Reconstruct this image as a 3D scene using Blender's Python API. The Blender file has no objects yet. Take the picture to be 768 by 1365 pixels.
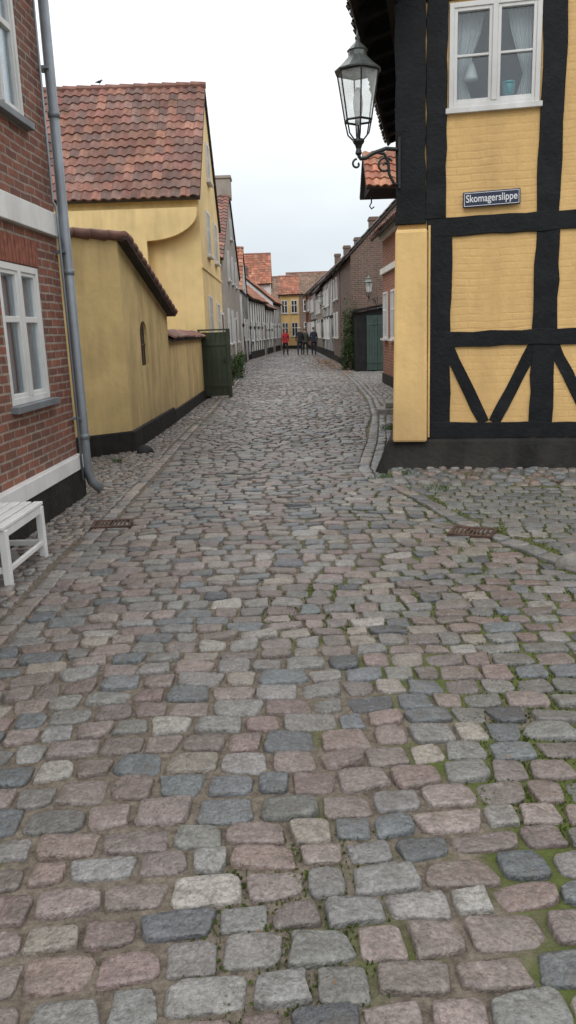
import bpy, math, random
import numpy as np
from mathutils import Vector, Matrix
random.seed(7); rng=np.random.default_rng(7)
S=bpy.context.scene; C=S.collection
U=random.uniform
rad=math.radians

# ------------------------------------------------------------------ materials
def newmat(name):
    m=bpy.data.materials.new(name); m.use_nodes=True
    nt=m.node_tree; nt.nodes.clear()
    out=nt.nodes.new('ShaderNodeOutputMaterial')
    b=nt.nodes.new('ShaderNodeBsdfPrincipled')
    nt.links.new(b.outputs[0],out.inputs[0])
    return m,nt,b
def N(nt,t,**k):
    n=nt.nodes.new(t)
    for a,v in k.items():
        if a in n.inputs.keys(): n.inputs[a].default_value=v
        else: setattr(n,a,v)
    return n
def noise(nt,vec,scale,detail=4,rough=.55):
    n=nt.nodes.new('ShaderNodeTexNoise'); n.inputs['Scale'].default_value=scale
    n.inputs['Detail'].default_value=min(detail,3); n.inputs['Roughness'].default_value=rough
    if vec: nt.links.new(vec,n.inputs['Vector'])
    return n.outputs['Fac']
def maprange(nt,val,a,b,c,d):
    n=nt.nodes.new('ShaderNodeMapRange'); nt.links.new(val,n.inputs[0])
    for i,x in enumerate((a,b,c,d)): n.inputs[i+1].default_value=x
    return n.outputs[0]
def mixc(nt,f,a,b,mode='MIX'):
    n=nt.nodes.new('ShaderNodeMix'); n.data_type='RGBA'; n.blend_type=mode
    for s,x in ((n.inputs[0],f),(n.inputs[6],a),(n.inputs[7],b)):
        if isinstance(x,bpy.types.NodeSocket): nt.links.new(x,s)
        elif isinstance(x,(int,float)): s.default_value=x
        else: s.default_value=(x[0],x[1],x[2],1)
    return n.outputs[2]
def math_(nt,op,a,b):
    n=nt.nodes.new('ShaderNodeMath'); n.operation=op
    for s,x in ((n.inputs[0],a),(n.inputs[1],b)):
        if isinstance(x,(int,float)): s.default_value=x
        else: nt.links.new(x,s)
    return n.outputs[0]
def bump(nt,b,h,strength,dist=.01):
    n=nt.nodes.new('ShaderNodeBump'); n.inputs['Strength'].default_value=strength
    n.inputs['Distance'].default_value=dist
    nt.links.new(h,n.inputs['Height']); nt.links.new(n.outputs[0],b.inputs['Normal'])
def sc(c,k): return tuple(min(1,x*k) for x in c)
def grime(nt,col,obj,amt=.35,dark=(.10,.09,.07),foot=True):
    mp=N(nt,'ShaderNodeMapping'); mp.inputs['Scale'].default_value=(2.2,2.2,.35)
    nt.links.new(obj,mp.inputs[0])
    n1=noise(nt,mp.outputs[0],1.6,4,.6)
    n2=noise(nt,obj,.7,4,.6)
    f=maprange(nt,math_(nt,'MULTIPLY',n1,n2),.20,.42,0,amt)
    if foot:
        sx=N(nt,'ShaderNodeSeparateXYZ'); nt.links.new(obj,sx.inputs[0])
        g=math_(nt,'MULTIPLY',maprange(nt,sx.outputs[2],.2,1.3,amt*1.3,0),maprange(nt,n1,.3,.65,.2,1))
        f=math_(nt,'MAXIMUM',f,g)
    return mixc(nt,f,col,dark)
def basic(name,col,rough=.7,var=.15,nscale=3,bs=40,bstr=.3,bd=.004,metal=0,gr=0.0,spec=.4,dark=(.10,.09,.07)):
    m,nt,b=newmat(name)
    tc=N(nt,'ShaderNodeTexCoord'); o=tc.outputs['Object']
    f=noise(nt,o,nscale,4,.6)
    c=mixc(nt,maprange(nt,f,.3,.7,0,1),sc(col,1-var),sc(col,1+var))
    if gr: c=grime(nt,c,o,gr,dark)
    nt.links.new(c,b.inputs['Base Color'])
    b.inputs['Roughness'].default_value=rough; b.inputs['Metallic'].default_value=metal
    b.inputs['Specular IOR Level'].default_value=spec
    if bstr: bump(nt,b,noise(nt,o,bs,4,.6),bstr,bd)
    return m
def brickmat(name,c1,c2,mortar,bw=.24,rh=.075,ms=.011,var=.3,bstr=.6,rough=.85,paint=False,gr=.3):
    m,nt,b=newmat(name)
    tc=N(nt,'ShaderNodeTexCoord'); uv=tc.outputs['UV']; o=tc.outputs['Object']
    nz=nt.nodes.new('ShaderNodeTexNoise'); nz.inputs['Scale'].default_value=2.5; nz.inputs['Detail'].default_value=3; nt.links.new(uv,nz.inputs['Vector'])
    vm=N(nt,'ShaderNodeVectorMath',operation='MULTIPLY_ADD'); nt.links.new(nz.outputs['Color'],vm.inputs[0])
    vm.inputs[1].default_value=(.05,.055,0) if paint else (.03,.025,0); nt.links.new(uv,vm.inputs[2])
    br=N(nt,'ShaderNodeTexBrick'); nt.links.new(vm.outputs[0],br.inputs['Vector'])
    br.inputs['Scale'].default_value=1; br.inputs['Brick Width'].default_value=bw
    br.inputs['Row Height'].default_value=rh; br.inputs['Mortar Size'].default_value=ms
    br.inputs['Mortar Smooth'].default_value=.4 if not paint else 1.0
    br.inputs['Color1'].default_value=(*c1,1); br.inputs['Color2'].default_value=(*c2,1)
    br.inputs['Mortar'].default_value=(*mortar,1)
    f=noise(nt,o,9,4,.7)
    c=mixc(nt,maprange(nt,f,.3,.7,0,1),mixc(nt,1.0,br.outputs[0],(1-var,)*3,'MULTIPLY'),mixc(nt,1.0,br.outputs[0],(1+var*.6,)*3,'MULTIPLY'))
    f2=noise(nt,o,1.2,4,.6)
    c=mixc(nt,maprange(nt,f2,.35,.65,0,.35 if not paint else .22),c,sc(c1,.5) if not paint else sc(c1,.7))
    if gr: c=grime(nt,c,o,gr,(.10,.09,.07) if not paint else (.34,.21,.09))
    nt.links.new(c,b.inputs['Base Color']); b.inputs['Roughness'].default_value=rough
    mk=maprange(nt,noise(nt,o,1.8,3,.5),.35,.65,.0,.8) if paint else 1.0
    h=math_(nt,'ADD',math_(nt,'MULTIPLY',math_(nt,'MULTIPLY',br.outputs[1],mk),-1.0),math_(nt,'MULTIPLY',noise(nt,o,30 if not paint else 13,4,.7),.7 if not paint else 1.8))
    bump(nt,b,h,bstr,.008)
    return m
def attrmat(name,rough,bs,bstr,bd,speck=.25,moss=0,spec=.4,gr=0,speckscale=60,worn=False):
    m,nt,b=newmat(name)
    at=N(nt,'ShaderNodeVertexColor',layer_name='Col')
    tc=N(nt,'ShaderNodeTexCoord'); o=tc.outputs['Object']
    n1=noise(nt,o,speckscale,4,.75)
    c=mixc(nt,maprange(nt,n1,.33,.67,0,1),mixc(nt,1.0,at.outputs[0],(1-speck,)*3,'MULTIPLY'),mixc(nt,1.0,at.outputs[0],(1+speck,)*3,'MULTIPLY'))
    n2=noise(nt,o,1.1,4,.6)
    c=mixc(nt,maprange(nt,n2,.3,.7,.0,.45),c,mixc(nt,1.0,c,(.60,.57,.53),'MULTIPLY'))
    n4=noise(nt,o,17,4,.65)
    if worn:
        c=mixc(nt,maprange(nt,n4,.48,.70,0,.6),c,(.085,.075,.065))
        c=mixc(nt,maprange(nt,n4,.46,.28,0,.28),c,(.28,.27,.245))
    if moss:
        n3=noise(nt,o,6,4,.7)
        c=mixc(nt,maprange(nt,n3,.6,.75,0,moss),c,(.07,.075,.035))
    if gr: c=grime(nt,c,o,gr,(.05,.05,.04),foot=False)
    nt.links.new(c,b.inputs['Base Color'])
    nt.links.new(maprange(nt,n2,.3,.7,rough-.14,rough+.10),b.inputs['Roughness'])
    b.inputs['Specular IOR Level'].default_value=spec
    h=math_(nt,'ADD',noise(nt,o,bs,4,.75),math_(nt,'MULTIPLY',n4,2.2))
    bump(nt,b,h,bstr,bd)
    return m

M={}
M['stone']=attrmat('sett_stone',.42,60,1.0,.007,speck=.38,moss=.18,spec=.5,speckscale=75,worn=True)
M['tile']=attrmat('clay_tile',.8,25,.4,.006,speck=.22,gr=.55,speckscale=14)
def jointmat():
    m,nt,b=newmat('joint_sand_moss')
    g=N(nt,'ShaderNodeNewGeometry'); p=g.outputs['Position']
    sx=N(nt,'ShaderNodeSeparateXYZ'); nt.links.new(p,sx.inputs[0])
    c=mixc(nt,maprange(nt,noise(nt,p,22,4,.8),.3,.7,0,1),(.08,.066,.052),(.23,.195,.155))
    n=noise(nt,p,1.7,4,.65)
    xf=maprange(nt,sx.outputs[0],-.5,1.2,-.12,.16)
    f=maprange(nt,math_(nt,'ADD',n,xf),.49,.62,0,.9)
    yf=maprange(nt,sx.outputs[1],4,12,1,.35)
    mossc=mixc(nt,noise(nt,p,40,4,.6),(.05,.07,.018),(.12,.145,.035))
    c=mixc(nt,math_(nt,'MULTIPLY',f,yf),c,mossc)
    nt.links.new(c,b.inputs['Base Color']); b.inputs['Roughness'].default_value=.95
    b.inputs['Specular IOR Level'].default_value=.15
    bump(nt,b,noise(nt,p,90,4,.8),1,.012)
    return m
M['joint']=jointmat()
M['brick']=brickmat('red_brick',(.30,.105,.065),(.15,.06,.045),(.34,.29,.24),var=.35,ms=.012)
M['brick2']=brickmat('brown_brick',(.20,.11,.08),(.12,.08,.065),(.26,.23,.20),var=.3)
M['brick3']=brickmat('bright_red_brick',(.36,.11,.065),(.24,.075,.05),(.32,.26,.2),var=.2)
M['ybrick']=brickmat('yellow_painted_brick',(.75,.49,.20),(.74,.48,.195),(.72,.465,.185),bw=.30,rh=.072,ms=.016,var=.09,bstr=.42,paint=True,rough=.8,gr=.34)
M['yplaster']=basic('yellow_plaster',(.72,.53,.24),.88,.13,2,14,.6,.014,gr=.55,dark=(.27,.195,.10))
M['yplaster2']=basic('pale_yellow_plaster',(.76,.57,.27),.88,.10,1.5,12,.4,.01,gr=.42,dark=(.36,.26,.13))
M['ybutt']=basic('yellow_limewash',(.76,.52,.22),.82,.12,2.2,16,.6,.009,gr=.5,dark=(.38,.24,.12))
M['white']=basic('white_plaster',(.70,.69,.66),.8,.06,2,25,.3,.005,gr=.3)
M['paint']=basic('white_paint',(.76,.76,.75),.5,.05,6,60,.12,.002,gr=.2)
M['greyp']=basic('grey_plaster',(.33,.29,.25),.9,.2,2,20,.5,.01,gr=.4)
M['beige']=basic('beige_plaster',(.55,.48,.39),.85,.1,2,20,.3,.008,gr=.3)
M['tar']=basic('black_tarred_timber',(.008,.009,.0105),.65,.4,5,22,.8,.010,gr=0,spec=.24)
M['plinth']=basic('tarred_plinth',(.012,.012,.013),.75,.5,4,14,.9,.02,spec=.2,gr=.35,dark=(.06,.055,.045))
M['darkwood']=basic('dark_soffit_board',(.02,.02,.022),.85,.3,5,30,.4,.005,spec=.2)
M['green']=basic('dark_green_paint',(.035,.047,.028),.6,.2,5,40,.2,.003,gr=.2,spec=.25)
M['greeng']=basic('grey_green_paint',(.045,.075,.068),.6,.2,5,40,.2,.003)
M['zinc']=basic('zinc_pipe',(.25,.28,.31),.5,.18,3,30,.1,.002,metal=.3,gr=.3)
M['iron']=basic('black_iron',(.02,.022,.022),.45,.3,10,60,.3,.002,metal=.3,spec=.5)
M['capiron']=basic('sky_reflection_lantern_cap',(.12,.135,.13),.4,.3,10,60,.3,.002,metal=.4,spec=.5)  # lighter grey than the black iron: sky reflection put into the base colour
M['rust']=basic('rusty_cast_iron',(.08,.048,.035),.7,.35,14,60,.5,.003,metal=.4)
M['granite']=basic('granite',(.20,.19,.175),.75,.25,30,60,.5,.006,gr=.3)
M['darkstone']=basic('dark_boulder',(.02,.02,.022),.8,.3,10,20,.6,.01)
M['blue']=basic('blue_enamel',(.010,.018,.05),.3,.15,6,50,.05,.001,spec=.5)
M['whitee']=basic('white_enamel',(.70,.71,.73),.35,.04,6,50,0)
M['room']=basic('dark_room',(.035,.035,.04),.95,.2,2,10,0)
M['curtain']=basic('white_curtain',(.66,.68,.70),.9,.06,5,50,.1)
M['leaf']=basic('green_leaf',(.05,.09,.025),.6,.5,3,20,.1)
M['mossm']=basic('moss',(.06,.085,.02),.9,.5,6,20,.1,spec=.1)
M['leafd']=basic('dark_leaf',(.03,.055,.018),.65,.4,3,20,.1)
M['leafo']=basic('fallen_leaf',(.34,.16,.055),.8,.4,5,20,.1)
M['leafb']=basic('dry_leaf',(.16,.10,.05),.8,.4,5,20,.1)
M['skin']=basic('skin',(.55,.34,.25),.6,.05,5,20,0)
M['hair']=basic('hair',(.12,.08,.05),.7,.3,20,60,.2)
M['hairg']=basic('grey_hair',(.4,.38,.36),.7,.2,20,60,.2)
M['red']=basic('red_cloth',(.36,.025,.035),.8,.1,8,60,.1)
M['reddoor']=basic('red_paint',(.30,.035,.03),.5,.1,8,60,.1)
M['dark']=basic('dark_cloth',(.02,.022,.028),.85,.2,8,60,.1)
M['navy']=basic('navy_cloth',(.025,.03,.05),.85,.2,8,60,.1)
M['olive']=basic('olive_cloth',(.06,.065,.045),.85,.2,8,60,.1)
M['shoe']=basic('shoe',(.02,.018,.016),.5,.2,8,60,0)
M['teal']=basic('teal_glaze',(.12,.30,.33),.3,.1,8,60,0)
M['wood']=basic('brown_wood',(.16,.09,.05),.6,.2,6,40,.2,.003)
M['soil']=basic('earth',(.13,.12,.09),.95,.25,1,8,.5,.02)
M['ridgem']=basic('ridge_tile',(.22,.11,.085),.8,.3,5,20,.3,.005,gr=.3)
M['archb']=basic('arch_brick',(.24,.085,.055),.85,.4,12,30,.4,.004)
def glassmat():
    m,nt,b=newmat('window_glass'); nt.nodes.remove(b)
    out=[n for n in nt.nodes if n.type=='OUTPUT_MATERIAL'][0]
    t=N(nt,'ShaderNodeBsdfTransparent'); t.inputs[0].default_value=(.90,.93,.93,1)
    g=N(nt,'ShaderNodeBsdfGlossy'); g.inputs['Roughness'].default_value=.03; g.inputs[0].default_value=(.9,.95,1,1)
    fr=N(nt,'ShaderNodeFresnel'); fr.inputs[0].default_value=1.4
    f=math_(nt,'ADD',math_(nt,'MULTIPLY',fr.outputs[0],.6),.05)
    mx=N(nt,'ShaderNodeMixShader'); nt.links.new(f,mx.inputs[0]); nt.links.new(t.outputs[0],mx.inputs[1]); nt.links.new(g.outputs[0],mx.inputs[2])
    nt.links.new(mx.outputs[0],out.inputs[0]); return m
M['glass']=glassmat()
def dglass():
    m,nt,b=newmat('dark_window_glass')
    b.inputs['Base Color'].default_value=(.03,.035,.04,1); b.inputs['Roughness'].default_value=.06
    b.inputs['Specular IOR Level'].default_value=.6
    tc=N(nt,'ShaderNodeTexCoord'); bump(nt,b,noise(nt,tc.outputs['Object'],3,2),.15,.01)
    return m
M['dglass']=dglass()
def lampglass():
    m,nt,b=newmat('lantern_glass'); nt.nodes.remove(b)
    out=[n for n in nt.nodes if n.type=='OUTPUT_MATERIAL'][0]
    t=N(nt,'ShaderNodeBsdfTransparent'); t.inputs[0].default_value=(.96,.98,.97,1)
    g=N(nt,'ShaderNodeBsdfPrincipled'); g.inputs['Base Color'].default_value=(.80,.83,.81,1); g.inputs['Roughness'].default_value=.15
    tc=N(nt,'ShaderNodeTexCoord'); f=maprange(nt,noise(nt,tc.outputs['Object'],6,4),.3,.7,.15,.45)
    mx=N(nt,'ShaderNodeMixShader'); nt.links.new(f,mx.inputs[0]); nt.links.new(t.outputs[0],mx.inputs[1]); nt.links.new(g.outputs[0],mx.inputs[2])
    nt.links.new(mx.outputs[0],out.inputs[0]); return m
M['lglass']=lampglass()

# ------------------------------------------------------------------ builders
def finish(ob,me,smooth,uv=True):
    if uv:
        if not me.uv_layers: me.uv_layers.new(name='UVMap')
        L=me.uv_layers[0].data
        for p in me.polygons:
            n=p.normal; a=(abs(n.x),abs(n.y),abs(n.z)); k=a.index(max(a))
            for li in p.loop_indices:
                c=me.vertices[me.loops[li].vertex_index].co
                L[li].uv=(c.y,c.z) if k==0 else ((c.x,c.z) if k==1 else (c.x,c.y))
    if smooth:
        for p in me.polygons: p.use_smooth=True
def link(ob,parent=None,loc=(0,0,0),rot=0,label=None):
    C.objects.link(ob)
    if parent: ob.parent=parent
    ob.location=loc
    ob.rotation_euler=rot if isinstance(rot,(tuple,list)) else (0,0,rot)
    if label: ob['label']=label
    return ob
class MB:
    def __init__(s): s.v=[];s.f=[];s.c=None
    def box(s,x0,x1,y0,y1,z0,z1):
        b=len(s.v)
        s.v+=[(x0,y0,z0),(x1,y0,z0),(x1,y1,z0),(x0,y1,z0),(x0,y0,z1),(x1,y0,z1),(x1,y1,z1),(x0,y1,z1)]
        s.f+=[tuple(b+i for i in q) for q in ((3,2,1,0),(4,5,6,7),(0,1,5,4),(1,2,6,5),(2,3,7,6),(3,0,4,7))]
        return s
    def extr(s,pts,vec):
        b=len(s.v); n=len(pts); v=Vector(vec)
        s.v+=[tuple(p) for p in pts]+[tuple(Vector(p)+v) for p in pts]
        s.f.append(tuple(b+i for i in range(n-1,-1,-1))); s.f.append(tuple(b+n+i for i in range(n)))
        for i in range(n):
            j=(i+1)%n; s.f.append((b+i,b+j,b+n+j,b+n+i))
        return s
    def beam(s,x0,z0,x1,z1,w,y0,y1,jit=.006,seg=None):
        d=Vector((x1-x0,0,z1-z0)); L=d.length; d/=L; n=Vector((-d.z,0,d.x))*(w/2)
        seg=seg or max(1,int(L/.16)); b=len(s.v)
        for i in range(seg+1):
            p=Vector((x0,0,z0))+d*(L*i/seg)
            e1=1+U(-jit,jit)/(w/2); e2=1+U(-jit,jit)/(w/2); yj=U(-jit,jit)*.5
            a=p+n*e1; c=p-n*e2
            s.v+=[(a.x,y0+yj,a.z),(c.x,y0+yj,c.z),(c.x,y1,c.z),(a.x,y1,a.z)]
        for i in range(seg):
            o=b+4*i
            for q in range(4):
                r=(q+1)%4; s.f.append((o+q,o+r,o+4+r,o+4+q))
        s.f.append((b,b+3,b+2,b+1)); o=b+4*seg; s.f.append((o,o+1,o+2,o+3))
        return s
    def tube(s,pts,r,seg=10,cap=True):
        pts=[Vector(p) for p in pts]; n=len(pts)
        rs=r if isinstance(r,(list,tuple)) else [r]*n
        b=len(s.v); up=None
        for i,p in enumerate(pts):
            t=(pts[min(i+1,n-1)]-pts[max(i-1,0)]).normalized()
            if up is None:
                up=Vector((0,0,1)) if abs(t.z)<.9 else Vector((1,0,0))
            a=t.cross(up).normalized(); up=a.cross(t).normalized()
            for k in range(seg):
                th=2*math.pi*k/seg
                s.v.append(tuple(p+(a*math.cos(th)+up*math.sin(th))*rs[i]))
        for i in range(n-1):
            for k in range(seg):
                j=(k+1)%seg; o=b+i*seg
                s.f.append((o+k,o+j,o+seg+j,o+seg+k))
        if cap:
            s.f.append(tuple(b+k for k in range(seg-1,-1,-1))); o=b+(n-1)*seg; s.f.append(tuple(o+k for k in range(seg)))
        return s
    def rev(s,prof,seg=16,c=(0,0,0),ph=0):
        b=len(s.v); n=len(prof)
        for r,z in prof:
            for k in range(seg):
                th=2*math.pi*k/seg+ph; s.v.append((c[0]+r*math.cos(th),c[1]+r*math.sin(th),c[2]+z))
        for i in range(n-1):
            for k in range(seg):
                j=(k+1)%seg; o=b+i*seg; s.f.append((o+k,o+j,o+seg+j,o+seg+k))
        s.f.append(tuple(b+k for k in range(seg-1,-1,-1))); o=b+(n-1)*seg; s.f.append(tuple(o+k for k in range(seg)))
        return s
    def quad(s,a,b_,c,d):
        b=len(s.v); s.v+=[tuple(a),tuple(b_),tuple(c),tuple(d)]; s.f.append((b,b+1,b+2,b+3)); return s
    def mesh(s,name):
        me=bpy.data.meshes.new(name); me.from_pydata(s.v,[],s.f); me.update(); return me
    def obj(s,name,mat,parent=None,loc=(0,0,0),rot=0,smooth=False,bev=0,label=None,cut=None):
        me=s.mesh(name); ob=bpy.data.objects.new(name,me)
        me.materials.append(mat if not isinstance(mat,str) else M[mat])
        if cut is not None:
            C.objects.link(ob); co=bpy.data.objects.new('tmp',cut.mesh('tmp')); C.objects.link(co)
            md=ob.modifiers.new('b','BOOLEAN'); md.object=co; md.operation='DIFFERENCE'; md.solver='EXACT'
            bpy.context.view_layer.update()
            dg=bpy.context.evaluated_depsgraph_get()
            m2=bpy.data.meshes.new_from_object(ob.evaluated_get(dg)); m2.name=name
            bpy.data.objects.remove(co); bpy.data.objects.remove(ob)
            ob=bpy.data.objects.new(name,m2); me=m2
        finish(ob,me,smooth)
        if bev:
            md=ob.modifiers.new('bev','BEVEL'); md.width=bev; md.segments=2; md.limit_method='ANGLE'
        return link(ob,parent,loc,rot,label)
def thing(name,label,cat,loc=(0,0,0),rot=0,group=None):
    e=bpy.data.objects.new(name,None); e.empty_display_size=.3
    C.objects.link(e); e.location=loc; e.rotation_euler=(0,0,rot)
    e['label']=label; e['category']=cat
    if group: e['group']=group
    return e
def copything(src,name_loc_rot):
    out=[]
    for loc,rot in name_loc_rot:
        def rec(o,par):
            n=o.copy(); C.objects.link(n)
            n.parent=par
            for ch in o.children: rec(ch,n)
            return n
        n=rec(src,None); n.location=loc; n.rotation_euler=(0,0,rot); out.append(n)
    return out

TILEC=[(.26,.115,.083),(.23,.10,.078),(.19,.09,.072),(.30,.145,.10),(.21,.12,.097),(.15,.085,.072),(.24,.12,.092)]
BRIGHT=[(.40,.155,.09),(.36,.135,.08),(.31,.12,.075),(.42,.20,.12)]
DARKT=[(.10,.075,.07),(.08,.07,.065),(.13,.085,.075)]
BROWN=[(.22,.14,.10),(.18,.12,.09),(.25,.15,.10)]
def pantile(name,o,u,v,parent,pal=TILEC,tw=.23,th=.33,loc=(0,0,0),rot=0,thick=.08,sub=6):
    o=Vector(o);u=Vector(u);v=Vector(v); W=u.length;Ln=v.length;un=u/W;vn=v/Ln
    n=un.cross(vn)
    flip=False
    if n.z<0: n=-n; flip=True
    cols=max(1,round(W/tw)); rows=max(1,round(Ln/th))
    V=[];F=[];Cc=[]
    for r in range(rows):
        for c in range(cols):
            col=random.choice(pal); k=U(.72,1.2); col=tuple(x*k for x in col)
            dz=U(-.006,.006); b=len(V); sk=U(-.012,.012)
            for j,(vv,hh) in enumerate(((0,-.012),(0,.028),(1.04,0))):
                for i in range(sub+1):
                    fx=i/sub
                    prof=.045*(math.sin(math.pi*2*fx-.6)*.5+.5)
                    p=o+un*((c+fx)*W/cols)+vn*((r+vv)*Ln/rows+sk*(1-vv if vv<1 else 0))+n*(prof+hh+dz+.015*math.sin(c*.23+r*.31))
                    V.append(tuple(p)); Cc.append((*col,1))
            for j in range(2):
                for i in range(sub):
                    a=b+j*(sub+1)+i; q=(a,a+1,a+sub+2,a+sub+1)
                    F.append(q[::-1] if flip else q)
    b=len(V); bot=-n*thick; sh=-n*.012
    for p in (o+sh,o+u+sh,o+u+v+sh,o+v+sh,o+bot,o+u+bot,o+u+v+bot,o+v+bot):
        V.append(tuple(p)); Cc.append((.05,.04,.035,1))
    F+=[tuple(b+i for i in q) for q in ((0,1,2,3),(7,6,5,4),(0,4,5,1),(1,5,6,2),(2,6,7,3),(3,7,4,0))]
    me=bpy.data.meshes.new(name); me.from_pydata(V,[],F); me.update()
    at=me.color_attributes.new('Col','FLOAT_COLOR','POINT'); at.data.foreach_set('color',np.array(Cc,dtype=np.float32).ravel())
    me.materials.append(M['tile']); ob=bpy.data.objects.new(name,me)
    return link(ob,parent,loc,rot)

def window(parent,x,z,w,h,y=0,ang=0,cols=2,hb=(.62,),fw=.05,mun=.022,depth=.05,clear=False,mat='paint',sill=True,sillmat=None):
    f=MB()
    y0,y1=-depth,0.0
    f.box(0,fw,y0,y1,0,h).box(w-fw,w,y0,y1,0,h).box(fw,w-fw,y0,y1,0,fw).box(fw,w-fw,y0,y1,h-fw,h)
    iw=w-2*fw; cw=iw/cols
    for c in range(1,cols): f.box(fw+c*cw-fw*.55,fw+c*cw+fw*.55,y0-.006,y1,fw,h-fw)
    for c in range(cols):
        xa=fw+c*cw+(fw*.55 if c else 0); xb=fw+(c+1)*cw-(fw*.55 if c<cols-1 else 0)
        if clear or w>.8:
            t=.032; ya=y0+.012
            f.box(xa,xa+t,ya,y1,fw,h-fw).box(xb-t,xb,ya,y1,fw,h-fw).box(xa+t,xb-t,ya,y1,fw,fw+t).box(xa+t,xb-t,ya,y1,h-fw-t,h-fw)
            xa+=t;xb-=t
        for q in hb:
            m_=mun if q!=.62 else .05
            f.box(xa,xb,y0+.014,y1,fw+(h-2*fw)*q-m_/2,fw+(h-2*fw)*q+m_/2)
    wo=f.obj('window',mat,parent,(x,y,z),ang,bev=.004 if clear else 0)
    g=MB().box(fw*.5,w-fw*.5,-.018,-.012,fw*.5,h-fw*.5)
    g.obj('glass','glass' if clear else 'dglass',wo)
    if sill: MB().box(-.05,w+.05,-depth-.07,-.001 if not clear else .02,-.06,-.002).obj('sill',sillmat or mat,wo,bev=.005)
    return wo

def house(label,o,rot,W,D,eave,ridge,wm,pal,axis='x',wins=(),doors=(),timber=False,group=None,plinth=.3,chim=None,ov=.25,name='house'):
    e=thing(name,label,'house',(o[0],o[1],0),rot,group)
    w=MB()
    ew=eave-.16; rw=ridge-.16
    if axis=='x':
        w.extr([(0,0,-.05),(0,D,-.05),(0,D,ew),(0,D/2,rw),(0,0,ew)],(W,0,0))
    else:
        w.extr([(0,0,-.05),(W,0,-.05),(W,0,ew),(W/2,0,rw),(0,0,ew)],(0,D,0))
    w.obj('wall',wm,e)
    if plinth: MB().box(-.03,W+.03,-.03,D+.03,-.06,plinth).obj('plinth','plinth',e)
    if axis=='x':
        k=(ridge-eave)/(D/2)
        a=pantile('roof',(-.1,-ov,eave-k*ov),(W+.2,0,0),(0,D/2+ov,(ridge-eave)+k*ov),e,pal)
        pantile('roof',(-.1,D+ov,eave-k*ov),(W+.2,0,0),(0,-D/2-ov,(ridge-eave)+k*ov),e,pal,tw=.5,th=.8)
        MB().tube([(-.1,D/2,ridge+.03),(W+.1,D/2,ridge+.03)],.09,8).obj('ridge_tile','ridgem',e)
    else:
        k=(ridge-eave)/(W/2)
        a=pantile('roof',(-ov,D+.1,eave-k*ov),(0,-D-.16,0),(W/2+ov,0,(ridge-eave)+k*ov),e,pal)
        pantile('roof',(W+ov,-.06,eave-k*ov),(0,D+.16,0),(-W/2-ov,0,(ridge-eave)+k*ov),e,pal,tw=.23)
        rt=MB(); n=int((D+.2)/.36)
        for i in range(n):
            ya=-.08+i*(D+.18)/n; yb=-.08+(i+1.06)*(D+.18)/n; rt.tube([(W/2,ya,ridge+.02),(W/2,yb,ridge+.035)],[.085,.10],8)
        rt.obj('ridge_tile','ridgem',e)
    if timber:
        t=MB(); n=max(2,round(W/1.15)); y0=-.025
        for i in range(n+1):
            x=.09+(W-.18)*i/n; t.beam(x,plinth,x,eave-.18,.15,y0,.05)
        for z in (plinth+.08,eave*.5,eave-.26): t.beam(.0,z,W,z,.15,y0-.004,.05)
        for i in (0,n-1):
            xa=.09+(W-.18)*i/n; xb=.09+(W-.18)*(i+1)/n
            t.beam(xa,plinth,xb,eave*.5,.12,y0+.004,.05)
        t.obj('timber_frame','tar',e)
    for q in wins: window(e,*q)
    for (x,wd,hd,dm) in doors:
        d=MB().box(0,wd,-.03,.02,0,hd)
        for i in range(4): d.box(.02+i*wd/4,(i+1)*wd/4-.02,-.045,-.03,.08,hd-.08)
        do=d.obj('door',dm,e,(x,0,.05),bev=.004)
        MB().box(-.07,0,-.06,.0,0,hd+.07).box(wd,wd+.07,-.06,.0,0,hd+.07).box(0,wd,-.06,.0,hd,hd+.07).obj('door_frame','paint',do)
        MB().tube([(wd-.1,-.05,1.0),(wd-.1,-.1,1.0),(wd-.2,-.1,1.0)],.012,6).obj('handle','iron',do)
    if chim:
        for (cx,cy,ch) in chim:
            c=MB().box(-.25,.25,-.25,.25,-1.2,ch).box(-.3,.3,-.3,.3,ch,ch+.12).box(-.26,.26,-.26,.26,ch+.12,ch+.2)
            c.obj('chimney','brick2',a,(cx,cy,ridge))
    return e

# ------------------------------------------------------------------ ground
def interp(pts):
    ys=[p[0] for p in pts]; xs=[p[1] for p in pts]
    return lambda y: float(np.interp(y,ys,xs))
XL=interp([(0,-1.55),(42,-1.42),(48,-1.25),(55,-.65),(66,.35),(75,.9),(95,1.6)])
XR=interp([(0,4.6),(4.7,1.86),(6.0,1.38),(7.4,1.08),(8.0,.82),(8.7,.80),(11,1.17),(14.3,1.6),(18,1.9),(23.5,2.1),(30,2.2),(48,2.35),(66,2.2),(75,2.3),(95,2.8)])
def zf(x,y):
    x=np.asarray(x,float); y=np.asarray(y,float)
    cr=np.clip(1-(x/1.55)**2,0,1)*.035
    return cr+ (.008*np.sin(x*2.1+y*.9)+.006*np.sin(y*2.3-x*1.7))*(cr>0)*np.clip(cr*40,0,1)
def gridsheet(name,x0,x1,y0,y1,nx,ny,mat,zoff=0):
    X,Y=np.meshgrid(np.linspace(x0,x1,nx),np.linspace(y0,y1,ny)); Z=zf(X,Y)+zoff
    v=np.stack([X.ravel(),Y.ravel(),Z.ravel()],1).tolist()
    f=[(j*nx+i,j*nx+i+1,(j+1)*nx+i+1,(j+1)*nx+i) for j in range(ny-1) for i in range(nx-1)]
    me=bpy.data.meshes.new(name); me.from_pydata(v,[],f); me.materials.append(M[mat]); ob=bpy.data.objects.new(name,me)
    for p in me.polygons:p.use_smooth=True
    link(ob); ob['kind']='structure'; return ob
g=MB().box(-700,700,-500,900,-.5,-.07).obj('ground','soil'); g['kind']='structure'
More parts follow.
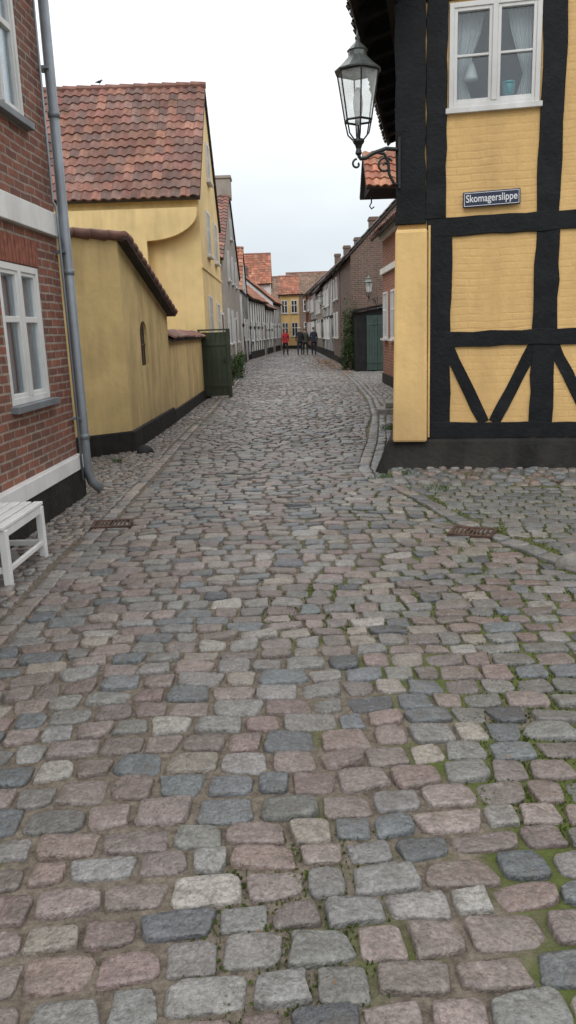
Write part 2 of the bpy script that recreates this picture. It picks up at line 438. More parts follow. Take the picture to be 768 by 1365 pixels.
gridsheet('road_bed',-6,7,-3,100,66,520,'joint',.003)

PAL=[(.19,.155,.142)]*6+[(.175,.17,.163)]*7+[(.112,.124,.132)]*4+[(.215,.195,.168)]*3+[(.17,.13,.118)]*4+[(.075,.082,.09)]*2+[(.15,.15,.14)]*4+[(.26,.245,.225)]+[(.145,.122,.112)]*4
PALS=[(.24,.21,.187)]*3+[(.205,.192,.178)]*3+[(.225,.18,.162)]*3+[(.175,.17,.168)]*2+[(.28,.25,.22)]
PALG=[(.17,.172,.17)]*5+[(.14,.148,.153)]*3+[(.195,.19,.177)]*3+[(.175,.16,.148)]*1
def warp(x,y):
    return (x+.03*math.sin(.9*y)+.012*math.sin(2.3*y+x), y+.045*math.sin(1.05*x+.3*y)+.02*math.sin(2.9*x-.8*y+1)+.012*math.sin(5.1*x+1.7*y))
def item(cx,cy,hx,hy,ang,h,pal,kv=.2):
    c=random.choice(pal); k=U(1-kv,1+kv)
    return (cx,cy,hx,hy,ang,h,c[0]*k*U(.97,1.03),c[1]*k,c[2]*k*U(.97,1.03))
def rows(xl,xr,y0,y1,pitch,wmin,wmax,gap,pal,h=.022,wp=True):
    out=[]; y=y0
    while y<y1:
        p=pitch*U(.84,1.16); a=xl(y+p/2); b=xr(y+p/2); x=a
        while x<b-.03:
            w=U(wmin,wmax) if random.random()<.75 else U(wmin*.85,(wmin+wmax)/2)
            if b-x<w*1.4: w=b-x
            if w>wmax*1.3: w/=2
            cx,cy=x+w/2,y+p/2
            if wp:
                X,Y=warp(cx,cy); X=min(max(X,a+.02),b-.02); sl=(warp(cx+.05,cy)[1]-warp(cx-.05,cy)[1])/.1
            else: X,Y,sl=cx,cy,0
            out.append(item(X,Y+U(-.007,.007),(w-gap)/2*U(.95,1.015),(p-gap)/2*U(.88,1.06),math.atan(sl)+U(-.07,.07),h*U(.65,1.25),pal))
            x+=w
        y+=p
    return out
def kerb(fx,y0,y1,off,ln,wd,gap,pal,h=.024):
    out=[];y=y0
    while y<y1:
        x=fx(y)+off; x2=fx(y+.2)+off; d=Vector((x2-x,.2)); L=ln*U(.8,1.2); d.normalize()
        cx=x+d.x*L/2; cy=y+d.y*L/2
        out.append(item(cx,cy,(wd-gap)/2,(L-gap)/2,math.atan2(-d.x,d.y)+U(-.04,.04),h*U(.85,1.15),pal))
        y+=L*d.y
    return out
def stones(name,items,seg,S_,Z_,mat='stone',n=5.2,zadd=None,kind=True):
    A=np.array(items); k=len(A)
    th=np.linspace(0,2*np.pi,seg,endpoint=False)+.13
    c,s=np.cos(th),np.sin(th)
    ex=2/(n*rng.uniform(.65,1.4,(k,1)))
    px=np.sign(c)*abs(c)**ex; py=np.sign(s)*abs(s)**ex
    p1=rng.uniform(0,6.28,(k,1));p2=rng.uniform(0,6.28,(k,1));p3=rng.uniform(0,6.28,(k,1))
    rr=1+.045*np.sin(2*th+p1)+.04*np.sin(3*th+p2)+.022*np.sin(5*th+p3)+rng.normal(0,.014,(k,seg))
    tz=rng.normal(0,.07,(k,1)); tz2=rng.normal(0,.06,(k,1))
    tx=rng.normal(0,.05,(k,1)); ty=rng.normal(0,.055,(k,1))
    off=rng.normal(0,.08,(k,2))
    V=[];
    ca,sa=np.cos(A[:,4:5]),np.sin(A[:,4:5])
    def ring(sx,zc,extra):
        if sx>0:
            bx=px*rr*(1+tz*py); by=py*rr*(1+tz2*px)
            o=(1-sx)
            lx=(bx*sx+off[:,0:1]*o)*A[:,2:3]; ly=(by*sx+off[:,1:2]*o)*A[:,3:4]
        else: lx=off[:,0:1]*A[:,2:3]; ly=off[:,1:2]*A[:,3:4]
        X=A[:,0:1]+lx*ca-ly*sa; Y=A[:,1:2]+lx*sa+ly*ca
        Z=zf(A[:,0:1],A[:,1:2])+A[:,5:6]*zc+(lx*tx+ly*ty)*extra
        if sx>0 and zc>.5: Z=Z+rng.normal(0,.0013,X.shape)
        if zadd is not None: Z=Z+zadd(X,Y)
        return np.stack([X,Y,Z],2)
    for sx,zc in zip(S_,Z_): V.append(ring(sx,zc,1.0 if zc>.2 else 0))
    V.append(ring(0,1.04,1.0))
    V=np.concatenate(V,1); per=V.shape[1]; V=V.reshape(-1,3)
    nr=len(S_); base=np.arange(k)[:,None]*per
    tmpl=[]
    for r in range(nr-1):
        for i in range(seg):
            j=(i+1)%seg; tmpl.append((r*seg+i,r*seg+j,(r+1)*seg+j,(r+1)*seg+i))
    tri=[((nr-1)*seg+i,(nr-1)*seg+(i+1)%seg,nr*seg) for i in range(seg)]
    T=(np.array(tmpl)[None]+base[:,:,None]).reshape(-1,4); T3=(np.array(tri)[None]+base[:,:,None]).reshape(-1,3)
    me=bpy.data.meshes.new(name)
    me.vertices.add(len(V)); me.vertices.foreach_set('co',V.ravel())
    nl=T.size+T3.size; me.loops.add(nl); me.loops.foreach_set('vertex_index',np.concatenate([T.ravel(),T3.ravel()]).astype(np.int32))
    npoly=len(T)+len(T3); me.polygons.add(npoly)
    st=np.concatenate([np.arange(len(T))*4,T.size+np.arange(len(T3))*3]).astype(np.int32)
    me.polygons.foreach_set('loop_start',st)
    me.update(calc_edges=True); me.validate()
    me.polygons.foreach_set('use_smooth',np.ones(npoly,dtype=bool))
    col=np.repeat(np.concatenate([A[:,6:9],np.ones((k,1))],1)[:,None,:],per,1).reshape(-1,4).astype(np.float32)
    at=me.color_attributes.new('Col','FLOAT_COLOR','POINT'); at.data.foreach_set('color',col.ravel())
    me.materials.append(M[mat]); ob=bpy.data.objects.new(name,me); link(ob)
    if kind: ob['kind']='structure'
    return ob
HS=[1.02,1,.972,.92,.68]; HZ=[-.5,.36,.80,.96,1.01]
LS=[1,.97,.87]; LZ=[-.4,.65,1.0]
near=rows(XL,XR,.9,13,.128,.13,.23,.015,PAL,h=.020)
far=rows(XL,XR,13,68,.134,.135,.235,.017,PAL)
stones('road',near,22,HS,HZ)
stones('road',far,10,LS,LZ)
lb=kerb(XL,1.0,13,-.075,.17,.13,.014,PALS)
rb=kerb(XR,2.5,13,.08,.20,.15,.014,PALS+PALG,.030)+kerb(XR,7.6,13,.215,.17,.13,.014,PALG,.03)
stones('kerb',lb+rb,16,HS,HZ)
stones('kerb',kerb(XL,13,66,-.075,.2,.13,.016,PALS)+kerb(XR,13,66,.08,.2,.13,.016,PALG)+kerb(XR,13,66,.21,.2,.13,.016,PALG),8,LS,LZ)
lwall2=interp([(0,-2.5),(7.8,-2.14),(7.9,-3.2),(9.9,-3.2),(10.9,-2.16),(19.5,-2.0),(40,-2.1),(47,-1.85),(66,0),(95,1)])
XLb=lambda y: XL(y)-.15
stones('pavement',rows(lwall2,XLb,2.5,14,.095,.085,.15,.014,PALS,h=.018),12,HS[:4],HZ[:4])
stones('pavement',rows(lwall2,XLb,14,60,.1,.09,.16,.014,PALS,h=.018),8,LS,LZ)
P0=Vector((1.24,8.47)); HA=math.atan2(-.19,.982); hd=Vector((math.cos(HA),math.sin(HA))); hn=Vector((-hd.y,hd.x))
side=[]; rub=[]
ly=-5.5
while ly<-.74:
    p=.15*U(.97,1.03); lx=-1.5+U(0,.1)
    while lx<5.5:
        w=U(.14,.18); c=P0+hd*(lx+w/2)+hn*(ly+p/2+.015*math.sin(lx*2))
        if c.x>XR(c.y)+.24 and c.y>2.5: side.append(item(c.x,c.y,(w-.014)/2,(p-.016)/2,HA+U(-.03,.03),.014*U(.85,1.2),PALG,.14))
        lx+=w
    ly+=p
stones('side_lane',side,18,HS,HZ,n=6.5)
ly=-.70
while ly<-.08:
    lx=-.1+U(0,.1)
    while lx<5.5:
        w=U(.08,.20); c=P0+hd*(lx+w/2)+hn*(ly+.06)
        rub.append(item(c.x,c.y,w*.48,U(.045,.07),HA+U(-.5,.5),.028*U(.4,1.5),PALG+[(.20,.17,.15)]*5+[(.2,.15,.13)]*4)); lx+=w
    ly+=.11
def zr(X,Y):
    l=(X-P0.x)*hn.x+(Y-P0.y)*hn.y; return np.clip((l+.75)/.65,0,1)*.08
stones('cobble_verge',rub,14,[1,.95,.82,.5],[-.6,.35,.8,1],n=3.6,zadd=zr)
v=MB()
cs=[P0+hd*a+hn*b for a,b in ((-.1,-.74),(5.5,-.74),(5.5,0),(-.1,0))]
v.v=[(cs[0].x,cs[0].y,.007),(cs[1].x,cs[1].y,.007),(cs[2].x,cs[2].y,.095),(cs[3].x,cs[3].y,.095),(cs[0].x,cs[0].y,-.05),(cs[3].x,cs[3].y,-.05)]
v.f=[(0,1,2,3),(0,3,5,4)]
o=v.obj('verge_bed','joint'); o['kind']='structure'
rwall=interp([(8.4,1.2),(8.9,1.35),(14.9,2.5),(15.5,2.94),(23,2.94),(23.1,4.0),(29.4,4.0),(29.5,2.7),(66,2.5),(95,3)])
XRb=lambda y: XR(y)+.28
stones('pavement',rows(XRb,rwall,8.9,18,.1,.09,.16,.016,PALG+PALS,h=.018),12,HS[:4],HZ[:4])
stones('pavement',rows(XRb,rwall,18,60,.12,.1,.18,.016,PALG+PALS,h=.018),8,LS,LZ)
m=MB()
for _ in range(70000):
    x=U(-.3,3.2); y=1.2+6.5*random.random()**1.6
    nz=math.sin(x*3.1+y*1.7)+math.sin(x*1.3-y*2.9+1)+math.sin(x*5.2+y*.6)*.6
    if nz+ (x-.40)*1.3+U(-.4,.4)<.5: continue
    z=float(zf(x,y))+.003; a=U(0,6.28); s=U(.003,.006); hgt=U(.006,.014)
    dx,dy=math.cos(a)*s,math.sin(a)*s
    m.quad((x-dx,y-dy,z),(x+dx,y+dy,z),(x+dx*.6+U(-.005,.005),y+dy*.6+U(-.005,.005),z+hgt),(x-dx*.6,y-dy*.6,z+hgt*.9))
o=m.obj('moss','mossm'); o['kind']='stuff'; o['label']='green moss growing in the joints between cobbles'; o['category']='moss'

# ------------------------------------------------------------------ brick house
o=(-2.40,2.0); rot=math.atan2(1,.045)
e=thing('brick_house','red brick house with white bands and white casement windows','house',(o[0],o[1],0),rot)
W=5.86
cut=MB().box(4.33,5.25,-.5,.6,1.07,2.22).box(4.40,5.32,-.5,.6,3.43,4.6).box(2.0,2.92,-.5,.6,1.07,2.22).box(2.0,2.92,-.5,.6,3.43,4.6)
MB().box(0,W,0,.35,-.05,5.6).obj('wall','brick',e,cut=cut)
MB().box(0,W,.352,6,-.05,5.6).obj('wall','brick2',e)
MB().box(-.02,W+.012,-.06,.36,-.06,.31).obj('plinth','plinth',e,bev=.01)
MB().box(-.02,W+.015,-.07,.36,.31,.45).obj('trim_band','paint',e,bev=.006)
MB().box(-.02,W+.012,-.05,.36,2.54,2.75).obj('trim_band','paint',e,bev=.006)
MB().box(-.02,W+.03,-.18,.4,5.45,5.65).obj('cornice','paint',e)
pantile('roof',(-.1,-.25,5.6),(W+.15,0,0),(0,3.3,3.1),e,TILEC,tw=.3,th=.4)
pantile('roof',(-.1,6.25,5.6),(W+.15,0,0),(0,-3.3,3.1),e,TILEC,tw=.5,th=.8)
for (x,z,h,l) in ((4.33,1.07,1.15,0),(4.40,3.43,1.17,0),(2.0,1.07,1.15,0),(2.0,3.43,1.17,0)):
    w=window(e,x+.004,z+.004,.912,h-.008,.06,0,2,(.62,),fw=.055,clear=True,depth=.06,sillmat='zinc')
    cu=MB()
    for (a,b) in ((.05,.33),(.47,.87)):
        n=24
        for i in range(n):
            xa=a+(b-a)*i/n; xb=a+(b-a)*(i+1)/n
            cu.quad((xa,.02+.008*math.sin(i*1.3),.04),(xb,.02+.008*math.sin((i+1)*1.3),.04),(xb,.02+.008*math.sin((i+1)*1.3),h-.04),(xa,.02+.008*math.sin(i*1.3),h-.04))
    cu.obj('curtain','curtain',w,smooth=True)
    hh=h-.008
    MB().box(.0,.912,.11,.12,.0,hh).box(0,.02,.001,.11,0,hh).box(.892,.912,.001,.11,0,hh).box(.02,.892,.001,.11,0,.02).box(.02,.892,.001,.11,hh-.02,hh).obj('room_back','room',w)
for x0,z0 in ((4.33,2.225),(4.40,4.605)):
    ar=MB()
    for i in range(13):
        xx=x0-.04+i*.077; ar.box(xx,xx+.066,-.006,.05,z0,z0+.22)
    ar.obj('window_arch','archb',e)
dp=MB()
X0=W+.0
dp.tube([(X0,-.09,5.5),(X0,-.09,.28),(X0+.02,-.12,.15),(X0+.06,-.20,.06)],.048,14)
for z in (.6,2.2,3.6,4.9): dp.tube([(X0,-.09,z),(X0,-.09,z+.05)],.056,14)
dp.obj('drainpipe','zinc',e,smooth=True)
for z in (.8,2.4,4.0): MB().box(X0-.07,X0+.07,-.1,.0,z,z+.025).obj('pipe_clamp','zinc',e)
dp=MB(); dp.tube([(X0-.15,-.05,5.5),(X0-.15,-.05,2.85),(X0-.15,-.075,2.8),(X0-.15,-.085,.2)],.012,8).obj('cable_conduit','zinc',e,smooth=True)
MB().box(-.2,W+.1,-.42,-.28,5.42,5.52).obj('gutter','zinc',e)

# ------------------------------------------------------------------ annexe
e=thing('yellow_annexe','low yellow plastered lean-to outbuilding with black plinth','outbuilding',(-2.16,10.9,0),0)
fp=[(0,0),(.11,3.4),(-2.6,3.4),(-2.6,-2.15)]
tz=[2.86,1.98,1.98,2.92]
m=MB(); m.v=[(x,y,-.05) for x,y in fp]+[(x,y,z) for (x,y),z in zip(fp,tz)]
m.f=[(3,2,1,0),(0,1,5,4),(1,2,6,5),(2,3,7,6),(3,0,4,7),(4,5,6),(4,6,7)]
c=MB()
arch=[(-.42,1.02,1.15),(-.42,1.54,1.15),(-.42,1.54,1.62)]+[(-.42,1.28+.26*math.cos(a),1.62+.2*math.sin(a)) for a in [math.pi*i/8 for i in range(1,8)]]+[(-.42,1.02,1.62)]
c.extr(arch,(.9,0,0))
m.obj('wall','yplaster',e,cut=c)
MB().box(-.03,-.0,1.0,1.56,1.1,1.85).obj('window','room',e,label='small dark arched window')
b=MB(); b.box(.002,.018,1.27,1.30,1.15,1.80).box(.002,.018,1.02,1.54,1.45,1.48).obj('window_bar','wood',e)
m=MB(); q=[(.04,-.05),(.15,3.42),(-.15,3.42),(-.2,0.1),(-2.6,-1.95),(-2.6,-2.23),(-.03,-.05)]
m.extr([(x,y,-.06) for x,y in q],(0,0,.36)); m.obj('plinth','plinth',e,bev=.02)
pantile('roof',(.14,-.02,2.90),(-2.8,0,0),(.11,3.6,-.93),e,BROWN+TILEC,tw=.22,th=.3,thick=.05)
cp=MB()
for i in range(14):
    t0=i/14; t1=(i+.94)/14
    a=Vector((.08,.03,2.9)); d=Vector((-2.68,-2.18,.05)); p=a+d*t0; p2=a+d*t1
    cp.tube([p,p2+Vector((0,0,.015))],[.07,.06],8)
cp.obj('ridge_tile','ridgem',e,smooth=True)
cp=MB()
for i in range(13):
    a=Vector((.10,.0,2.93)); d=Vector((.12,3.6,-.94)); p=a+d*(i/13); p2=a+d*((i+1.04)/13)
    cp.tube([p+Vector((0,0,-.01)),p2+Vector((0,0,.02))],[.055,.07],8)
cp.obj('verge_tile','ridgem',e,smooth=True)

# ------------------------------------------------------------------ low garden wall
p0=Vector((-2.05,14.33)); p1=Vector((-1.97,19.35)); d=p1-p0; ang=math.atan2(d.y,d.x); L=d.length
e=thing('garden_wall','low yellow garden wall capped with clay tiles','wall',(p0.x,p0.y,0),ang)
MB().box(0,L,0,.3,-.05,1.52).obj('wall','yplaster',e)
MB().box(-.005,L+.01,-.04,.33,-.06,.24).obj('plinth','plinth',e,bev=.01)
pantile('coping',(-.03,-.09,1.51),(L+.05,0,0),(0,.24,.14),e,TILEC,tw=.2,th=.3,thick=.04)
pantile('coping',(-.03,.39,1.51),(L+.05,0,0),(0,-.24,.14),e,TILEC,tw=.2,th=.3,thick=.04)

# ------------------------------------------------------------------ green gate
e=thing('gate','dark green plank gate standing open beside the garden wall','gate',(-2.06,19.42,0),0)
g=MB().box(.05,.70,-.012,.012,.08,1.62)
for i in range(5): g.box(.058+i*.126,.058+(i+1)*.126-.006,-.03,-.012,.08,1.62)
g.obj('gate_leaf','green',e,bev=.002)
for x0,x1 in ((.0,.055),(.69,.78)): MB().box(x0,x1,-.06,.12 if x0>.5 else .03,.02,1.66).obj('post','green',e,bev=.006)
for z0,z1 in ((.3,.37),(1.3,1.37)): MB().box(.055,.69,-.045,-.031,z0,z1).obj('rail','green',e,bev=.003)
MB().box(.0,.78,-.075,.12,1.662,1.70).obj('gate_cap','green',e,bev=.004)
MB().tube([(.62,-.031,.9),(.62,-.08,.9),(.62,-.08,1.0),(.62,-.031,1.0)],.01,6).obj('handle','iron',e)

# ------------------------------------------------------------------ yellow house
e=house('tall yellow plastered house with steep red pantile roof and street gable',(-1.87,19.6),math.pi/2,6.0,6.6,4.98,8.0,'yplaster2',TILEC,axis='y',
  wins=[(1.1,1.3,.8,1.25),(3.6,1.2,.8,1.25),(1.6,3.6,.8,1.1),(3.9,3.6,.8,1.1),(2.6,5.6,.75,.95)],doors=[(4.8,.9,2.1,'wood')],name='yellow_house')
pts=[(-.30,6.6,-.02),(-.30,1.25,-.02),(-.30,1.25,3.78)]+[(-.30,1.25-1.22*math.sin(a),3.78+.62*(1-math.cos(a))) for a in [math.pi/2*i/10 for i in range(1,11)]]+[(-.30,.03,4.50),(-.30,6.6,4.50)]
MB().extr(pts,(.30,0,0)).obj('raised_plaster','yplaster2',e)
MB().box(-.1,6.1,-.03,.0,3.15,3.22).obj('string_course','yplaster2',e)
b=thing('bird','small dark bird perched on a tiled roof ridge','bird',(-4.6,22.6,8.12),rad(30)); b.scale=(.6,)*3
MB().tube([(-.2,0,.07),(-.12,0,.09),(-.05,0,.11),(.03,0,.13),(.07,0,.17),(.10,0,.205),(.13,0,.20),(.165,0,.19)],[.012,.03,.055,.055,.035,.032,.015,.003],8).tube([(0,.015,.08),(0,.02,0),(.03,.02,0)],.006,5).tube([(0,-.015,.08),(0,-.02,0),(.03,-.02,0)],.006,5).obj('bird_body','dark',b,smooth=True)

# ------------------------------------------------------------------ left far houses
gl='old houses lining the cobbled street'
e=house('grey weathered gable house with brown tile roof',(-2.02,28.8),math.pi/2,11,7,4.3,7.3,'greyp',TILEC,axis='y',plinth=.3,
  wins=[(1.2,1.2,.9,1.3),(3.6,1.2,.9,1.3),(7,1.2,.9,1.3),(2.6,3.6,.8,1.1),(5.2,3.6,.8,1.1),(7.8,3.6,.8,1.1),(5.2,5.4,.7,.8)],doors=[(5.4,1.0,2.1,'wood')],group=gl)
MB().box(5.1,5.9,-.12,.5,7.0,7.75).box(5.05,5.95,-.16,.54,7.75,7.87).obj('parapet','greyp',e,bev=.02)
house('white plastered gable house with orange tile roof and red door',(-1.98,41.2),math.pi/2,5.4,5,3.9,6.0,'white',BRIGHT,axis='y',timber=True,group=gl,
  wins=[(.7,1.2,.8,1.1),(3.8,1.2,.8,1.1),(2.3,3.9,.7,.8)],doors=[(2.2,.9,2.0,'reddoor')])
ang=math.atan2(20.8,1.85)
d=Vector((1.85,20.8)).normalized(); q=Vector((-1.85,46.8))
for i,(w,ev,ri,pl) in enumerate(((8.5,3.7,5.9,BRIGHT),(6.0,3.4,5.3,TILEC),(6.0,3.9,6.0,BRIGHT))):
    house('white and black half-timbered house with orange tile roof',(q.x,q.y),ang,w-.05,5,ev,ri,'white',pl,timber=True,group=gl,
      wins=[(x,1.1,.85,1.1) for x in np.arange(.5,w-1.2,2.0)],doors=[(w-1.25,.9,2.0,'wood')],chim=[(w*.5,2.5,.5)])
    q=q+d*w
house('small yellow house with orange tile roof closing the bend',(-.1,70.5),0,1.7,6,4.8,6.4,'ybutt',BRIGHT,group=gl,wins=[(.15,1.1,.55,1.2),(1.0,1.1,.55,1.2),(.15,3.1,.55,1.1),(1.0,3.1,.55,1.1)])
house('tall house with bright orange tile roof',(-6.2,66),0,5.4,6,5.6,8.0,'white',BRIGHT,group=gl,wins=[(1,3.6,.8,1.2),(3.4,3.6,.8,1.2)])
house('brown brick house at the end of the street',(.8,92),0,5.0,7,5.8,8.2,'brick2',BROWN,group=gl,wins=[(.5,1.2,.7,1.3),(1.8,1.2,.7,1.3),(3.1,1.2,.7,1.3),(.5,3.7,.7,1.3),(1.8,3.7,.7,1.3),(3.1,3.7,.7,1.3)])
house('beige plastered house beyond the bend',(-3,80),0,4.3,6,4.6,7.0,'beige',BROWN,group=gl,wins=[(2.6,3,.7,1.2)])

# ------------------------------------------------------------------ right far houses
house('brown brick gable house with white window and dark verge boards',(2.75,31.2),0,5.6,5.5,4.5,7.3,'brick2',DARKT,axis='y',group=gl,
   wins=[(1.42,3.5,.75,1.1),(1.0,1.2,.8,1.2)],doors=[])
e=house('brown brick street front with dark roof',(2.72,41.5),-math.pi/2,4.75,5.6,4.5,7.2,'brick2',DARKT,group=gl,wins=[(.6,1.2,.8,1.2),(2.6,1.2,.8,1.2),(.6,3.0,.8,1.0),(2.6,3.0,.8,1.0)])
q=Vector((2.72,41.6)); d=Vector((-.012,1)).normalized()
for i,(w,wm,ev) in enumerate(((8,'white',4.5),(8,'beige',4.3),(8,'white',4.6),(9,'brick3',4.8))):
    q2=q+d*w
    house(('white and black half-timbered house with dark roof','beige half-timbered house with dark roof','white and black half-timbered house with dark roof','red brick house with dark roof')[i],
       (q2.x,q2.y),-math.pi/2+.012,w-.05,5.5,ev,ev+2.4,wm,DARKT,timber=i<3,group=gl,wins=[(x,1.1,.85,1.15) for x in np.arange(.6,w-1.2,2.1)]+[(x,ev-1.6,.8,.9) for x in np.arange(.6,w-1.2,2.1)],chim=[(w*.4,2.75,.6)])
    q=q2
e=thing('shed','dark green timber garage with double doors and sloping roof','shed',(2.78,29.5,0),0)
MB().extr([(0,0,-.05),(1.25,0,-.05),(1.25,0,2.35),(0,0,2.15)],(0,1.6,0)).obj('wall','darkwood',e)
for x in (.38,.79):
    d_=MB()
    for i in range(4): d_.box(i*.1,i*.1+.094,-.03,-.002,.05,2.05)
    d_.box(0,.394,-.045,-.031,.3,.38).box(0,.394,-.045,-.031,1.7,1.78)
    d_.obj('door','greeng',e,(x,0,0),bev=.003)
MB().extr([(-.12,-.15,2.18),(1.35,-.15,2.42),(1.35,-.15,2.5),(-.12,-.15,2.26)],(0,1.75,0)).obj('roof','darkwood',e)

e=house('bright red brick house with white cornice and goods hoist',(2.94,23.0),-math.pi/2,7.4,6,4.3,6.6,'brick3',TILEC,axis='x',group=gl,
   wins=[(.35,1.3,.75,1.25),(1.9,1.3,.75,1.25)],doors=[],ov=.35)
MB().box(-.04,7.44,-.08,-.002,3.05,3.2).obj('string_course','paint',e)
MB().box(-.04,7.44,-.12,-.002,3.95,4.12).obj('cornice','paint',e)
MB().extr([(1.0,-.62,4.95),(2.4,-.62,4.95),(2.4,-.62,5.15),(1.7,-.62,5.9),(1.0,-.62,5.15)],(0,1.4,0)).obj('hoist_dormer','darkwood',e)
pantile('hoist_roof',(.85,-.72,5.0),(0,1.6,0),(.85,0,.95),e,TILEC,tw=.2,th=.28)
pantile('hoist_roof',(2.55,-.72,5.0),(0,1.6,0),(-.85,0,.95),e,BRIGHT,tw=.2,th=.28)
MB().tube([(1.7,-.5,4.95),(1.7,-.5,4.75),(1.7,-.55,4.67),(1.7,-.5,4.60),(1.7,-.43,4.65)],.018,6).obj('hook','iron',e)

# ------------------------------------------------------------------ corner house
e=thing('half_timbered_house','yellow and black half-timbered corner house with tarred plinth','house',(P0.x,P0.y,0),HA)
WX=5.2
cut=MB().box(.50,1.37,-.5,.5,3.68,4.62)
MB().box(.0,WX,0.0,.28,.36,5.2).obj('wall','ybrick',e,cut=cut)
MB().box(.0,WX,.282,6.6,.36,5.0).obj('wall','tar',e)
MB().extr([(0,0,5.2),(WX,0,5.2),(2.6,0,7.4)],(0,.28,0)).obj('gable_wall','ybrick',e)
m=MB(); 
m.v=[(-.29,-.16,-.06),(WX+.1,-.16,-.06),(WX+.1,6.7,-.06),(-.29,6.7,-.06),(-.10,-.06,.40),(WX,-.06,.40),(WX,6.65,.40),(-.10,6.65,.40)]
m.f=[(3,2,1,0),(4,5,6,7),(0,1,5,4),(1,2,6,5),(2,3,7,6),(3,0,4,7)]
m.obj('plinth','plinth',e,bev=.03)
t=MB(); y0=-.024
t.beam(.30,.485,WX,.485,.17,y0-.004,.02,.010)
t.beam(.30,1.45,WX,1.45,.16,y0-.004,.02,.010)
t.beam(.30,2.58,WX,2.58,.18,y0-.004,.02,.010)
t.beam(.0,4.78,WX,4.78,.26,y0-.006,.02,.01)
t.beam(.435,.56,.435,2.55,.235,y0,.02,.010)
px=[1.50]
while px[-1]<4.6: px.append(px[-1]+1.1)
for x in px:
    t.beam(x,.56,x,1.38,.24,y0,.02,.010); t.beam(x,1.52,x,2.5,.235,y0,.02,.010); t.beam(x-.01,2.66,x-.01,4.66,.22,y0,.02,.010)
edges=[.435]+px
for a,b in zip(edges,edges[1:]):
    c=(a+b)/2
    t.beam(a+.08,1.40,c-.055,.57,.115,y0+.004,.02,.008); t.beam(b-.08,1.40,c+.055,.57,.115,y0+.006,.02,.008)
t.obj('timber_frame','tar',e,bev=.006)
t=MB()
t.beam(.13,2.62,.13,4.66,.30,-.05,.02,.01); t.beam(.385,2.66,.385,4.66,.20,-.03,.02,.01)
t.obj('corner_post','tar',e,bev=.008)
m=MB()
m.v=[(-.05,-.15,.38),(.315,-.15,.38),(.315,.4,.38),(-.05,.4,.38),(-.02,-.10,2.56),(.305,-.10,2.56),(.305,.4,2.66),(-.02,.4,2.66)]
m.f=[(3,2,1,0),(4,5,6,7),(0,1,5,4),(1,2,6,5),(2,3,7,6),(3,0,4,7)]
m.obj('buttress','ybutt',e,bev=.025)
MB().tube([(.33,-.04,.42),(.325,-.04,2.6)],.012,8).obj('lightning_conductor','ybutt',e)
w=window(e,.504,3.684,.862,.932,.035,0,2,(.5,),fw=.045,clear=True,depth=.06,sill=False)
MB().box(-.03,.89,-.085,-.004,-.05,-.002).obj('sill','paint',w,bev=.004)
cu=MB()
for (a,b) in ((.06,.34),(.56,.80)):
    n=26
    for i in range(n):
        def P(k,z):
            f=k/n
            kk=.35+.65*min(1,abs(z-.3)/.5)
            xx=a+(b-a)*f*kk if a<.2 else b-(b-a)*(1-f)*kk
            return (xx,.12+.014*math.sin(k*1.5),z)
        zs=[.05,.17,.3,.42,.55,.7,.88]
        for z0,z1 in zip(zs,zs[1:]): cu.quad(P(i,z0),P(i+1,z0),P(i+1,z1),P(i,z1))
cu.obj('curtain','curtain',w,smooth=True)
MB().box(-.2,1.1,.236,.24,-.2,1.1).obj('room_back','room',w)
def hw(lx,ly,z): q=P0+hd*lx+hn*ly; return (q.x,q.y,z)
lp=thing('table_lamp','small white pendant lamp shade behind the window pane','lamp',hw(.72,.10,3.95),0)
MB().rev([(.02,.17),(.035,.13),(.065,.03),(.07,0)],14).obj('lamp_shade','whitee',lp,smooth=True)
MB().tube([(0,0,.17),(0,0,.45)],.004,6).obj('cord','curtain',lp)
pt=thing('pot','teal ceramic pot on the window ledge','pot',hw(1.08,.075,3.765),0)
MB().rev([(.05,0),(.06,.05),(.065,.12),(.06,.13)],14).obj('pot_body','teal',pt,smooth=True)
MB().rev([(.066,.0),(.068,.012),(.066,.024)],14,(0,0,.115)).obj('pot_rim','teal',pt,smooth=True)
pantile('roof',(-.52,7.0,4.88),(0,-7.7,0),(3.12,0,2.95),e,DARKT,tw=.23,th=.33,thick=.04)
pantile('roof',(WX+.52,-.7,4.88),(0,7.7,0),(-3.12,0,2.95),e,DARKT,tw=.4,th=.5,thick=.06)
for i in range(12):
    yy=-.6+i*.64; MB().extr([(-.44,yy,4.80),(.0,yy,4.92),(.0,yy,5.1),(-.44,yy,4.88)],(0,.12,0)).obj('rafter_end','darkwood',e)
MB().extr([(-.10,-.6,4.66),(0,-.6,4.66),(0,-.6,5.3),(-.10,-.6,5.2)],(0,7.5,0)).obj('wall_plate','darkwood',e)

sg=thing('street_name_sign','dark blue enamel street name plate with white lettering','sign',hw(.657,-.03,2.745),HA)
sg.rotation_euler=(0,rad(-1.0),HA)
MB().box(0,.56,-.018,-.002,0,.15).obj('sign_plate','blue',sg,bev=.006)
MB().box(.012,.548,-.0205,-.0185,.012,.017).box(.012,.548,-.0205,-.0185,.133,.138).box(.012,.017,-.0205,-.0185,.017,.133).box(.543,.548,-.0205,-.0185,.017,.133).obj('sign_border','whitee',sg)
cv=bpy.data.curves.new('txt','FONT'); cv.body='Skomagerslippe'; cv.size=.1; cv.extrude=.0015; cv.offset=.0012; cv.align_x='CENTER'
to=bpy.data.objects.new('txt',cv); C.objects.link(to); bpy.context.view_layer.update()
dg=bpy.context.evaluated_depsgraph_get(); me=bpy.data.meshes.new_from_object(to.evaluated_get(dg)); bpy.data.objects.remove(to)
xs=[v.co.x for v in me.vertices]; wv=max(xs)-min(xs); cx=(max(xs)+min(xs))/2
for v_ in me.vertices: v_.co.x=(v_.co.x-cx)*.50/wv
